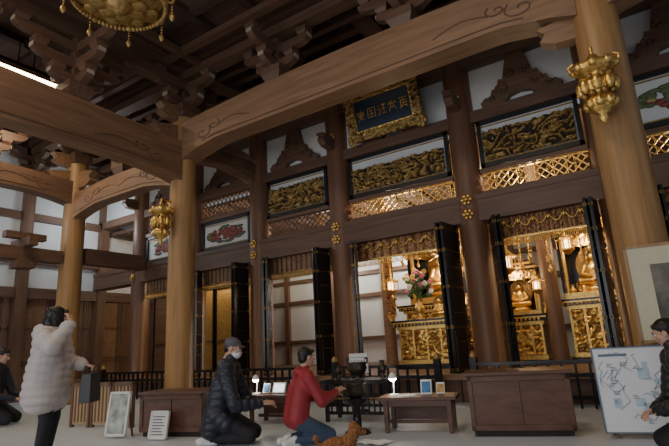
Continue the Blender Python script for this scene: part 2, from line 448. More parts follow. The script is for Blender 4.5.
def vase(name,x,y,z,s,m,flowers=False,parent=None):
    b=B(Matrix.Translation((x,y,z))@Matrix.Scale(s,4))
    b.lathe([(.09,0),(.1,.03),(.05,.07),(.09,.16),(.12,.24),(.1,.32),(.05,.38),(.08,.46),(.085,.47)],(0,0,0),m,18)
    if flowers:
        for k in range(34):
            a=random.uniform(0,6.28);r=random.uniform(.03,.36);zz=.6+random.uniform(0,.65)*(1-r)
            p=(r*math.cos(a),r*math.sin(a),zz);b.tube([(0,0,.45),(p[0]*.4,p[1]*.4,zz*.8),p],.008,STEM,4)
            b.sph((p[0]*.8,p[1]*.8,zz-.08),(.07,.03,.05),STEM,6)
            for q in range(5):
                t=q*1.256;b.sph((p[0]+.035*math.cos(t),p[1]-.01,p[2]+.035*math.sin(t)),(.03,.02,.03),FLC[k%3],6)
    return b.fin(name,parent)
LG=plain('lamp_glow',(.9,.7,.4),.5,0,.02,5,0,(1,.72,.35),8)
def lantern(name,x,y,z,s,m=None,chain=1.0):
    m=m or GOLD
    b=B(Matrix.Translation((x,y,z))@Matrix.Scale(s,4))
    b.lathe([(.03,-.34),(.09,-.30),(.16,-.24),(.2,-.2),(.2,-.16),(.14,-.14)],(0,0,0),m,6,False)
    b.lathe([(.09,-.14),(.09,.1)],(0,0,0),LG,6,False)
    for k in range(6):
        a=k*math.pi/3;b.cyl((.14*math.cos(a),.14*math.sin(a),-.15),(.14*math.cos(a),.14*math.sin(a),.12),.018,.018,m,6)
        b.tube([(.2*math.cos(a),.2*math.sin(a),.14),(.3*math.cos(a),.3*math.sin(a),.12),(.33*math.cos(a),.33*math.sin(a),.2)],.014,m,6)
        b.cyl((.3*math.cos(a),.3*math.sin(a),.12),(.3*math.cos(a),.3*math.sin(a),-.12),.008,.012,m,5)
    b.lathe([(.28,.12),(.26,.16),(.16,.22),(.08,.3),(.06,.34),(.08,.38),(.03,.44)],(0,0,0),m,6,False)
    b.cyl((0,0,.42),(0,0,.42+chain/s),.012,.012,m,6)
    return b.fin(name)
def canopy(name,x,y,z,s,m,chain=.6,lobes=6):
    b=B(Matrix.Translation((x,y,z))@Matrix.Scale(s,4))
    b.lathe([(.72,0),(.78,.06),(.7,.14),(.5,.22),(.3,.36),(.12,.5),(.1,.6),(.04,.7)],(0,0,0),m,48,True,1,1,8,.06)
    b.lathe([(.45,-.08),(.6,-.04),(.7,0)],(0,0,0),m,48,True,1,1,8,.06)
    for k in range(8):
        a=k*math.pi/4
        for t in np.arange(0,1,.12):
            b.sph((.8*math.cos(a+t*.78),.8*math.sin(a+t*.78),-.02),(.05,.05,.07),m,6)
        b.tube([(.78*math.cos(a),.78*math.sin(a),.05),(.92*math.cos(a),.92*math.sin(a),.03),(.96*math.cos(a),.96*math.sin(a),.16)],.03,m,6)
        for j in range(3):b.sph((.92*math.cos(a),.92*math.sin(a),-.05-.06*j),.022,m,6)
        b.lathe([(.01,-.36),(.05,-.3),(.05,-.25),(.02,-.2)],(.92*math.cos(a),.92*math.sin(a),0),m,8)
        b.sph((.34*math.cos(a),.34*math.sin(a),-.1),(.16,.16,.05),m,10)
        b.sph((.58*math.cos(a+.4),.58*math.sin(a+.4),-.06),(.12,.12,.04),m,10)
    b.lathe([(.02,-.3),(.1,-.25),(.2,-.19),(.22,-.13),(.35,-.08)],(0,0,0),m,24,True,1,1,8,.1)
    b.cyl((0,0,.6),(0,0,.6+chain/s),.02,.02,m,8)
    return b.fin(name)
A1=altar('gilded_altar',-4.15,10.1,1.45,1.0,.8,1.)
A2=altar('gilded_altar',-4.3,11.4,2.0,1.4,.9,2.)
A3=altar('gilded_altar',-2.35,10.45,.9,.95,.7,3.)
A4=altar('gilded_altar',-1.0,11.0,1.2,1.2,.8,4.)
altar('gilded_altar',.9,10.8,1.3,1.0,.8,5.)
vase('flower_vase',-4.35,9.95,1.45,.95,GOLD,True,A1)
vase('gilt_vase',-3.75,9.95,1.45,.6,GOLD,False,A1);vase('gilt_vase',-1.4,10.7,1.65,.6,GOLD,False,A4)
vase('flower_vase',-.6,10.75,1.65,.5,GOLD,True,A4)
for x,y,z,s in((-4.8,9.55,2.2,.6),(-3.55,9.6,2.3,.5),(-2.35,9.7,2.4,.75),(-1.85,9.6,1.9,.5),(-1.25,9.75,2.6,.6),(-.8,9.7,2.0,.5),(.4,9.8,2.3,.6),(-3.3,9.75,1.75,.45),(-2.7,9.6,1.8,.4)):
    lantern('hanging_lantern',x,y,z,s,GOLD,4.55-z)
canopy('gilt_canopy',-4.2,10.35,2.95,.7,GOLD,1.3);canopy('gilt_canopy',-1.1,10.6,3.15,.55,GOLD,1.3)
def beads(name,lst):
    b=B()
    for x,y,z0,z1 in lst:
        z=z1
        while z>z0:
            b.sph((x,y,z),(.02,.02,.026),GOLD,6);z-=.055
            if int(z*100)%5==0:b.sph((x,y,z),(.05,.02,.05),GOLD,8)
        b.lathe([(.005,-.1),(.04,-.04),(.035,0),(.01,.03)],(x,y,z0),GOLD,8)
        b.cyl((x,y,z0),(x,y,4.8),.006,.006,GOLD,5)
    b.fin(name)
beads('gilt_bead_pendants',[(-5.05,9.7,2.2,3.3),(-4.95,9.9,2.0,3.3),(-3.4,9.9,2.1,3.3),(-3.2,9.7,2.4,3.2),(-2.1,9.8,2.1,3.3),(-1.95,9.9,2.5,3.3),(-1.6,9.8,2.2,3.4),(-1.05,9.9,2.3,3.4),(-.9,9.9,2.5,3.4),(-.6,9.8,2.1,3.4),(-.5,9.9,2.2,3.4)])
def banner(name,x,y,z0,z1,w):
    b=B();b.box(x-w/2,x+w/2,y,y+.02,z0,z1,BROC)
    for k in range(3):b.box(x-w/2-.02,x+w/2+.02,y-.01,y+.03,z0+(z1-z0)*k/3,z0+(z1-z0)*k/3+.03,GOLD)
    b.prism([(-w/2,0),(w/2,0),(0,-.15)],(x,y+.01,z0),(1,0,0),(0,0,1),(0,.02,0),GOLD)
    b.cyl((x,y,z1),(x,y,4.8),.008,.008,GOLD,6);b.prism([(-w*.7,0),(w*.7,0),(0,.18)],(x,y+.01,z1),(1,0,0),(0,0,1),(0,.03,0),GOLD);b.fin(name)
banner('brocade_banner',-3.1,10.2,1.6,3.2,.2);banner('brocade_banner',-5.2,10.3,1.6,3.2,.2);banner('brocade_banner',-2.85,10.0,1.8,3.2,.18);banner('brocade_banner',-.45,10.3,1.8,3.2,.18)
def zushi(x,y,z,s,m,name,parent):
    b=B(Matrix.Translation((x,y,z))@Matrix.Scale(s,4))
    b.box(-.6,.6,-.4,.4,0,.12,GOLD);b.box(-.6,.6,.3,.4,.12,1.3,BLACK);b.box(-.6,-.52,-.4,.4,.12,1.3,m);b.box(.52,.6,-.4,.4,.12,1.3,m)
    for sx in(-.5,.5):b.cyl((sx,-.38,.12),(sx,-.38,1.3),.04,.04,GOLD,10)
    b.relief(-.5,.5,1.05,1.3,-.38,.1,x,GOLD,GOLDD,.03,8,.3)
    for k in range(5):
        w=.75-.09*k;b.box(-w,w,-.5+.05*k,.5-.05*k,1.3+.07*k,1.36+.07*k,GOLD if k%2 else BLACK)
    for sx in(-1,1):b.tube([(sx*.7,-.45,1.35),(sx*.85,-.5,1.4),(sx*.92,-.5,1.52)],.03,GOLD,6)
    return b.fin(name,parent)
def buddha(x,y,z,s,m,name,parent):
    b=B(Matrix.Translation((x,y,z))@Matrix.Scale(s,4))
    b.lathe([(.3,0),(.36,.05),(.3,.12),(.22,.14),(.32,.22)],(0,0,0),GOLD,24,True,1,.8,12,.06)
    for sx in(-1,1):
        b.tube([(sx*.12,0,.28),(sx*.32,-.12,.27),(sx*-.02,-.26,.27)],[.1,.09,.06],m,10);b.sph((sx*.32,-.12,.27),.095,m)
        b.tube([(sx*.19,0,.66),(sx*.27,-.05,.46),(sx*.05,-.2,.38)],[.075,.065,.04],m,10);b.sph((sx*.19,0,.66),.08,m)
    b.lathe([(.2,.24),(.19,.4),(.21,.6),(.17,.7),(.07,.76),(.06,.8)],(0,0,0),m,20,True,1,.7)
    b.sph((0,-.01,.9),(.1,.11,.13),m,14);b.sph((0,0,1.02),(.05,.05,.05),DARK);b.sph((0,.01,.94),(.105,.11,.1),DARK)
    b.sph((0,-.12,.89),(.015,.02,.025),m,8)
    for sx in(-1,1):b.sph((sx*.1,0,.88),(.015,.02,.05),m,8)
    n=30;pts=[(.42*math.cos(t),.42*math.sin(t)*1.2) for t in [2*math.pi*i/n for i in range(n)]]
    b.prism(pts,(0,.2,.72),(1,0,0),(0,0,1),(0,.03,0),GOLDD)
    return b.fin(name,parent)
z1=zushi(-4.3,11.45,1.85,1.2,BLACK,'gilded_shrine',A2);z2=zushi(-1.0,11.0,1.65,.95,BLACK,'gilded_shrine',A4);z3=zushi(-2.35,10.5,1.40,.66,GOLD,'gilded_shrine',A3)
buddha(-1.0,10.9,1.77,.76,GOLD,'buddha_statue',z2);buddha(-4.3,11.35,2.0,1.0,GOLD,'buddha_statue',z1);buddha(-2.35,10.42,1.48,.53,GOLD,'buddha_statue',z3)
buddha(-4.0,10.2,1.45,.42,GOLD,'buddha_statue',A1);buddha(-1.2,10.8,1.65,.35,GOLD,'buddha_statue',A4)
# ---------------------------------------------------------------- plaque
M=Matrix.Translation((-4.15,8.55,5.77))@Matrix.Rotation(math.radians(14),4,'X')
b=B(M);w=.66;h=.34
b.box(-w,w,-.03,.05,-h,h,NAVYPL)
for s_ in(1,-1):
    b.relief(-w-.2,w+.2,h if s_>0 else -h-.2,h+.2 if s_>0 else -h,-.03,.14,s_*3.,GOLDP,DARK,.02,9,.33)
    x0=w if s_>0 else -w-.2
    b.relief(x0,x0+.2,-h,h,-.03,.14,s_*4.+9,GOLDP,DARK,.02,9,.33)
    for q in(-1,1):
        for k in range(5):
            a=k*1.25;b.sph((s_*(w+.14)+.08*math.cos(a),-.06,q*(h+.14)+.08*math.sin(a)),(.06,.04,.06),GOLDP,8)
b.box(-w-.19,w+.19,-.02,.06,-h-.19,h+.19,GOLDD)
for z in(-h,h):b.box(-w-.02,w+.02,-.06,-.02,z-.02,z+.02,GOLD)
for sx in(-w,w):b.box(sx-.02,sx+.02,-.06,-.02,-h,h,GOLD)
def glyph(b,cx,cz,s,y,m,strokes):
    for x0,z0,x1,z1 in strokes:
        b.cyl((cx+x0*s,y-.008,cz+z0*s),(cx+x1*s,y-.008,cz+z1*s),s*.05,s*.035,m,6)
GL=[[(-.45,.3,.45,.3),(0,.5,0,.3),(-.3,.3,-.3,-.1),(.3,.3,.3,-.1),(-.3,.1,.3,.1),(-.3,-.1,.3,-.1),(0,.3,0,-.5),(0,-.2,-.4,-.5),(0,-.2,.4,-.5)],
 [(-.4,.45,-.4,-.5),(-.4,.45,.4,.45),(.4,.45,.4,-.5),(-.2,.2,.2,.2),(0,.2,0,-.4),(-.25,-.1,.25,-.1),(-.3,-.4,.3,-.4)],
 [(-.4,.4,-.1,.2),(-.45,.1,-.15,-.05),(-.4,-.5,-.1,-.1),(0,.4,.45,.4),(.2,.5,.2,-.4),(0,.05,.4,.05),(0,-.4,.45,-.4)],
 [(-.45,.25,.45,.25),(0,.5,-.4,-.45),(0,.25,.4,-.45),(-.2,-.1,.2,-.1),(-.3,.45,-.2,.3),(.3,.45,.2,.3)],
 [(-.4,.45,.4,.45),(-.3,.2,.3,.2),(-.3,-.05,.3,-.05),(-.3,.2,-.3,-.3),(.3,.2,.3,-.3),(-.3,-.3,.3,-.3),(-.15,-.3,-.4,-.5),(.15,-.3,.4,-.5),(0,.45,0,-.3)]]
for k in range(5):glyph(b,-.5+k*.25,0,.22,-.035,GOLD,GL[k])
for sx in(-.6,.6):b.tube([(sx,0,h+.2),(sx,.25,h+.6)],.015,GOLDD,6)
b.fin('name_plaque')
# ---------------------------------------------------------------- hanging gold ornaments
def keman(x,y,z,name,s=.82):
    b=B(Matrix.Translation((x,y,z))@Matrix.Scale(s,4))
    b.lathe([(.02,-.56),(.06,-.5),(.05,-.44),(.14,-.38),(.21,-.28),(.2,-.2),(.13,-.16),(.17,-.1),(.22,0),(.2,.1),(.13,.16),(.2,.2),(.28,.26),(.3,.32),(.22,.36),(.1,.42),(.05,.5)],(0,0,0),GOLD,32,True,1,.8,8,.05)
    for k in range(8):
        a=k*math.pi/4
        b.sph((.22*math.cos(a),.18*math.sin(a),.0),(.07,.05,.12),GOLD,8);b.sph((.26*math.cos(a),.21*math.sin(a),.3),(.07,.06,.07),GOLD,8)
        b.sph((.17*math.cos(a),.14*math.sin(a),-.27),(.07,.06,.08),GOLD,8)
        b.sph((.2*math.cos(a+.4),.16*math.sin(a+.4),.12),(.05,.04,.05),GOLDD,8);b.sph((.2*math.cos(a+.4),.16*math.sin(a+.4),-.13),(.05,.04,.05),GOLDD,8)
    for sx in(-1,1):
        b.tube([(sx*.2,0,.3),(sx*.31,0,.32),(sx*.33,0,.40),(sx*.26,0,.44)],.025,GOLD,8)
    b.cyl((0,0,.45),(0,0,.62),.025,.025,GOLD,8)
    b.tube([(0,0,.58),(0,.32,.58)],.02,GOLD,8)
    b.fin(name)
keman(-8.12,6.14,3.62,'gilt_pillar_ornament');keman(-.17,6.1,3.80,'gilt_pillar_ornament')
canopy('gilt_hanging_canopy',-5.36,3.28,5.70,.74,GOLDP,1.2)
em=plain('ceiling_lamp_glow',(1,.9,.7),.5,0,.01,5,0,(1,.82,.52),16)
b=B(Matrix.Translation((-9.85,4.1,6.5)))
b.box(-.42,.42,-.62,.62,0,.04,em)
for a in(-.44,-.02,.40):b.box(a,a+.04,-.68,.68,-.03,.1,DY)
for a in(-.68,.63):b.box(-.44,.44,a,a+.05,-.03,.1,DX)
b.box(-.44,.44,-.68,.68,.04,.1,DX)
for sx in(-.35,.35):b.cyl((sx,0,.1),(sx,0,1.05),.012,.012,BLACK,6)
b.fin('ceiling_light')
b=B(Matrix.Translation((-8.95,3.8,6.75)))
b.lathe([(.14,0),(.12,.1),(.05,.18),(.03,.22)],(0,0,0),BLACK,20);b.cyl((0,0,.2),(0,0,.8),.015,.015,BLACK,8);b.fin('pendant_speaker')
# ---------------------------------------------------------------- furniture
BOXW=wood('cabinet_brown',(.125,.056,.034),'x',.3,.4)
def chest(name,x,y,ang,w,d,h):
    M=Matrix.Translation((x,y,0))@Matrix.Rotation(math.radians(ang),4,'Z');b=B(M)
    b.box(0,w,0,d,.06,h-.04,BOXW);b.box(-.03,w+.03,-.03,d+.03,h-.04,h,BOXW);b.box(.03,w-.03,.03,d-.03,0,.06,DARK)
    for k in range(4):b.box([0,w-.05,0,0][k],[.05,w,w,w][k],-.015,0,[.06,.06,.06,h-.1][k],[h-.04,h-.04,.12,h-.04][k],BOXW)
    b.box(w*.5-.015,w*.5+.015,-.015,0,.1,h-.08,BOXW)
    return b.fin(name,None,.006)
chest('wooden_offertory_chest',-1.93,5.5,17,1.04,.5,.66)
chest('wooden_offertory_chest',-6.02,4.32,16,.94,.45,.56)
def lowtable(name,x,y,ang,w,d,h):
    M=Matrix.Translation((x,y,0))@Matrix.Rotation(math.radians(ang),4,'Z');b=B(M)
    b.box(-.04,w+.04,-.03,d+.03,h-.04,h,BOXW);b.box(.03,w-.03,.02,d-.02,h-.11,h-.04,BOXW)
    for a in(.02,w-.08):
        for c in(.0,d-.06):b.box(a,a+.06,c,c+.06,0,h-.04,BOXW,1.,.8)
    b.box(.05,w-.05,d*.5-.02,d*.5+.02,.08,.12,BOXW)
    b.box(.04,w-.04,d-.04,d-.02,.1,h-.08,BOXW)
    return b.fin(name,None,.005),M
_,TM=lowtable('low_table',-2.98,5.42,14,.84,.42,.40)
_,TM2=lowtable('low_table',-5.2,5.5,5,.75,.4,.40)
PAPER=plain('paper_white',(.8,.8,.78),.7,0,.03);INK=plain('ink',(.06,.06,.09),.7);BLUEP=plain('blue_print',(.06,.20,.42),.6,0,.4,14)
LGLOW=plain('led_white',(1,1,1),.5,0,.01,5,0,(1,.95,.85),80)
def desk_lamp(M,x,y,z,name):
    b=B(M@Matrix.Translation((x,y,z)))
    b.lathe([(.06,0),(.06,.012),(.012,.02)],(0,0,0),PAPER,16);b.tube([(0,0,.015),(0,.02,.16),(0,-.01,.24)],.008,PAPER,8)
    b.lathe([(.055,.2),(.035,.25),(.012,.27)],(0,-.02,0),PAPER,16);b.sph((0,-.02,.2),(.045,.045,.035),LGLOW,12)
    b.fin(name)
desk_lamp(TM,.12,.2,.402,'desk_lamp');desk_lamp(TM2,.05,.15,.402,'desk_lamp')
def prints(M,name,pts):
    b=B(M)
    for x,y,z,w,h,m in pts:
        T=Matrix.Rotation(math.radians(-18),3,'X')
        b.obox((x,y,z+h/2),(w,.012,h),PAPER,T);b.obox((x,y-.009,z+h/2),(w*.8,.004,h*.75),m,T)
        b.obox((x,y+.05,z+h*.35),(w*.1,.01,h*.7),PAPER,Matrix.Rotation(math.radians(14),3,'X'))
    b.fin(name)
prints(TM,'leaflet_stand',[(.52,.2,.405,.13,.17,BLUEP),(.68,.25,.405,.1,.13,GOLDP)])
b=B(TM)
for k in range(3):b.box(.2+k*.07,.26+k*.07,.03+.02*k,.12+.02*k,.402,.408+.004*k,PAPER)
b.fin('paper_leaflets')
PLIT=plain('lit_panel',(.85,.88,.9),.5,0,.02,5,0,(.9,.95,1),1.6)
prints(TM2,'leaflet_stand',[(.2,.2,.405,.12,.14,BLUEP),(.42,.2,.405,.22,.15,PLIT),(.64,.22,.405,.1,.18,PAPER)])
b=B(Matrix.Translation((-4.2,7.0,0)))
b.box(-.17,.17,-.01,.01,.58,.88,PAPER);b.cyl((0,.02,0),(0,.02,.62),.012,.012,BLACK,8);b.lathe([(.12,0),(.12,.02),(.02,.03)],(0,.02,0),BLACK,16)
for r_ in range(5):
    for c_ in range(6):b.box(-.145+c_*.05,-.125+c_*.05,-.014,-.01,.61+r_*.05,.625+r_*.05,INK)
b.fin('notice_sign')
def board(p0,p1,z0,z1,lean,fm,content,fw=.03):
    p0=Vector(p0);p1=Vector(p1);U=(p1-p0).normalized();L=(p1-p0).length
    N=Vector((-U.y,U.x,0));V=(Vector((0,0,1))*math.cos(lean)+N*math.sin(lean));W=U.cross(V)
    M=Matrix((U,-W if (-W).dot(N)>0 else W,V)).transposed().to_4x4();M.translation=Vector((p0.x,p0.y,z0))
    b=B(M);h=(z1-z0)/math.cos(lean)
    b.box(0,L,0,.02,0,h,fm);b.box(fw,L-fw,-.006,0,fw,h-fw,content)
    for a,c,d,e in((0,L,0,fw),(0,L,h-fw,h),(0,fw,0,h),(L-fw,L,0,h)):b.box(a,c,-.015,.0,d,e,fm)
    return b,M,L,h
BOARDW=plain('board_white',(.86,.88,.90),.7,0,.02);LINE=plain('map_line',(.16,.22,.30),.7);TINT=plain('map_tint',(.50,.66,.76),.7,0,.1)
b,M,L,h=board((-.68,5.77,0),(.0,5.95,0),.05,.86,.10,LINE,BOARDW,.012)
r_=random.Random(5)
for k in range(7):
    x=r_.uniform(.12,L-.16);z=r_.uniform(.12,h-.18);b.box(x,x+r_.uniform(.05,.12),-.009,-.006,z,z+r_.uniform(.04,.1),TINT)
for k in range(12):
    x=r_.uniform(.06,L-.1);z=r_.uniform(.08,h-.1);pts=[(x,-.009,z)]
    for j in range(5):
        x=min(max(x+r_.uniform(-.1,.1),.04),L-.04);z=min(max(z+r_.uniform(-.1,.1),.05),h-.05);pts.append((x,-.009,z))
    b.tube(pts,.0026,LINE,4)
for k in range(14):
    x=r_.uniform(.06,L-.12);z=r_.uniform(.06,h-.08)
    for j in range(3):b.box(x,x+r_.uniform(.03,.07),-.0095,-.006,z+j*.014,z+j*.014+.005,LINE)
b.box(.06,.32,-.01,-.006,h-.09,h-.065,LINE)
for a in(.1,L-.12):b.box(a,a+.03,.02,.05,-.05,h*.6,DZ);b.obox((a,.13,h*.3-.02),(.03,.02,h*.66),DZ,Matrix.Rotation(math.radians(9),3,'X'))
b.fin('drawing_display_board')
CREAM=plain('cream_mat',(.62,.58,.42),.7,0,.03);PAINT=plain('ink_painting',(.16,.15,.12),.7,0,.8,4)
b,M,L,h=board((-.25,6.17,0),(.58,6.23,0),.88,1.91,.04,PIL,CREAM,.03)
b.box(.22,L-.16,-.012,-.005,.2,h-.22,PAINT)
for a in(.1,L-.13):b.box(a,a+.035,.025,.05,-.9,h*.9,DZ)
b.box(.0,L,-.06,.05,-.06,-.01,DZ)
b.fin('framed_painting_on_easel')
PG=plain('poster_grey',(.42,.45,.42),.6,0,.5,9)
b,M,L,h=board((-6.42,4.08,0),(-6.1,4.17,0),.03,.58,.15,PAPER,PG,.03)
for a in(.02,L-.04):b.obox((a,.1,h*.4),(.02,.02,h*.85),DZ,Matrix.Rotation(math.radians(20),3,'X'))
b.fin('poster_stand')
b,M,L,h=board((-5.68,4.2,0),(-5.42,4.27,0),.01,.34,.2,PAPER,PAPER,.02)
for k in range(7):b.box(.04,L-.05-.02*(k%3),-.01,-.006,.05+k*.035,.06+k*.035,INK)
b.fin('notice_board')
TAN=wood('tan_wood',(.42,.28,.15),'z',.2,.6)
b=B(Matrix.Translation((-8.1,4.55,0))@Matrix.Rotation(math.radians(12),4,'Z'))
for k in range(3):
    b.box(k*.42,k*.42+.4,0,.03,.04,.62,TAN)
    b.box(k*.42,k*.42+.04,-.02,.05,0,.66,DZ);b.box(k*.42+.36,k*.42+.4,-.02,.05,0,.66,DZ)
    b.box(k*.42,k*.42+.4,-.02,.05,.6,.66,DZ)
    for j in range(4):b.box(k*.42+.08+j*.07,k*.42+.1+j*.07,-.01,.03,.08,.6,DZ)
b.fin('folding_wood_screen')
b=B()
for x0,x1 in((-12.5,-5.9),(-5.2,-3.2),(-2.6,3)):
    for z in(.12,.42,.6):b.box(x0,x1,7.78,7.84,z,z+.05,BLACK)
    n=int((x1-x0)/.18)
    for k in range(n+1):
        x=x0+k*(x1-x0)/n;b.box(x-.015,x+.015,7.79,7.83,0,.62,BLACK)
    for x in(x0,x1):b.box(x-.05,x+.05,7.76,7.86,0,.72,BLACK);b.lathe([(.05,0),(.06,.04),(.02,.1)],(x,7.81,.72),GOLDP,10)
b.fin('altar_railing')
b=B(Matrix.Translation((-3.75,6.25,0))@Matrix.Rotation(math.radians(8),4,'Z'))
b.box(-.5,.5,-.25,.25,.5,.55,BLACK)
for sx in(-.46,.42):
    for sy in(-.22,.18):b.box(sx,sx+.05,sy,sy+.05,0,.5,BLACK)
for k in range(12):b.box(-.45+k*.08,-.43+k*.08,-.22,-.2,.1,.5,BLACK)
b.box(-.45,.47,-.22,-.19,.1,.14,BLACK);b.box(-.45,.47,-.22,-.19,.3,.32,GOLDD);b.box(-.46,.46,-.2,.2,.2,.24,BLACK)
b.fin('incense_table')
BRZ=plain('bronze',(.07,.055,.04),.35,.6)
b=B(Matrix.Translation((-3.75,6.2,.56)))
b.lathe([(.07,0),(.05,.03),(.11,.08),(.14,.14),(.12,.2),(.13,.22),(.11,.22),(.1,.16)],(0,0,0),BRZ,24)
for k in range(3):
    a=k*2.09;b.tube([(.08*math.cos(a),.08*math.sin(a),.0),(.1*math.cos(a),.1*math.sin(a),.06)],.018,BRZ,6)
for sx in(-1,1):b.tube([(sx*.12,0,.18),(sx*.17,0,.22),(sx*.17,0,.28),(sx*.13,0,.26)],.012,BRZ,6)
for k in range(4):b.cyl((-.02+.015*k,.01*k,.15),(-.03+.02*k,.01*k,.33),.002,.002,PAPER,4)
b.fin('incense_burner')
vase('candle_stand',-3.4,6.3,.56,.5,BRZ);vase('candle_stand',-4.1,6.25,.56,.4,BRZ)
b=B(Matrix.Translation((-3.28,5.35,0)))
b.lathe([(.16,0),(.14,.03),(.05,.06),(.05,.3),(.13,.36),(.14,.4)],(0,0,0),BLACK,24)
b.lathe([(.06,.4),(.11,.43),(.14,.5),(.13,.56),(.15,.58),(.13,.58),(.11,.52),(.09,.46)],(0,0,0),BRZ,24)
b.fin('incense_bowl_stand')
ORG=plain('brown_fur',(.30,.125,.045),.9,0,.4,50,1.0)
# ---------------------------------------------------------------- figures
def sd(prim,P):
    if prim[0]=='c':
        _,p0,p1,r0,r1,_m=prim;a=np.array(p0);d=np.array(p1)-a;L=max((d*d).sum(),1e-9)
        t=np.clip(((P-a)@d)/L,0,1);q=a+t[:,None]*d
        return np.linalg.norm(P-q,axis=1)-(r0+(r1-r0)*t)
    _,c,r,M,_m=prim;q=P-np.array(c)
    if M is not None:q=q@np.array(M)
    r=np.array(r);return (np.linalg.norm(q/r,axis=1)-1)*r.min()
def skin(name,prims,voxel,parent,T=None,smooth=4,quilt=None,fur=0):
    b=B()
    for p in prims:
        if p[0]=='c':
            b.sph(p[1],p[3],p[5],14);b.sph(p[2],p[4],p[5],14);b.cyl(p[1],p[2],p[3],p[4],p[5],16)
        else:b.sph(p[1],p[2],p[4],18,p[3])
    o=b.fin('tmp');md=o.modifiers.new('r','REMESH');md.mode='VOXEL';md.voxel_size=voxel;md.use_smooth_shade=True
    s=o.modifiers.new('s','SMOOTH');s.iterations=smooth;s.factor=.5
    dg=bpy.context.evaluated_depsgraph_get();dg.update();me=bpy.data.meshes.new_from_object(o.evaluated_get(dg))
    old=o.data;bpy.data.objects.remove(o);bpy.data.meshes.remove(old)
    n=len(me.polygons);C=np.zeros(n*3);me.polygons.foreach_get('center',C);C=C.reshape(-1,3)
    D=np.stack([sd(p,C) for p in prims]);idx=D.argmin(0)
    mats=[];pm=[]
    for p in prims:
        if p[-1] not in mats:mats.append(p[-1])
        pm.append(mats.index(p[-1]))
    me.materials.clear()
    for m in mats:me.materials.append(m)
    me.polygons.foreach_set('material_index',np.array(pm)[idx].astype(np.int32));me.polygons.foreach_set('use_smooth',[True]*n)
    nv=len(me.vertices);V=np.zeros(nv*3);me.vertices.foreach_get('co',V);V=V.reshape(-1,3)
    N=np.zeros(nv*3);me.vertices.foreach_get('normal',N);N=N.reshape(-1,3)
    if quilt:
        qm,amp,per=quilt
        Dv=np.stack([sd(p,V) for p in prims]);iv=Dv.argmin(0);t=np.zeros(nv)
        for k,p in enumerate(prims):
            if p[-1]!=qm:continue
            msk=iv==k
            if p[0]=='c' and abs(p[1][2]-p[2][2])<np.linalg.norm(np.array(p[1])-np.array(p[2]))*.75:
                d=np.array(p[2])-np.array(p[1]);d/=np.linalg.norm(d)+1e-9;s_=(V-np.array(p[1]))@d
            else:s_=V[:,2]
            t[msk]=(np.abs(np.sin(s_*math.pi/per))**.6)[msk]
            t[msk]+= .25*np.sin(V[:,0]*37+V[:,1]*29)[msk]
        V=V+N*(t*amp)[:,None]
    if fur:
        V=V+N*np.array([noise.noise(Vector(v)*45)*fur for v in V])[:,None]
    me.vertices.foreach_set('co',V.ravel());me.update()
    o=bpy.data.objects.new(name,me);col.objects.link(o);o.parent=parent
    if T is not None:o.matrix_local=T
    return o
SKIN=plain('skin',(.55,.33,.23),.5,0,.05);LIP=plain('lips',(.45,.16,.13),.5);HAIR=plain('black_hair',(.012,.01,.009),.45,0,.3,60)
EYEW=plain('eye_white',(.75,.73,.7),.3);MASK=plain('mask_white',(.8,.82,.84),.8);GREYH=plain('grey_cap',(.10,.10,.11),.8)
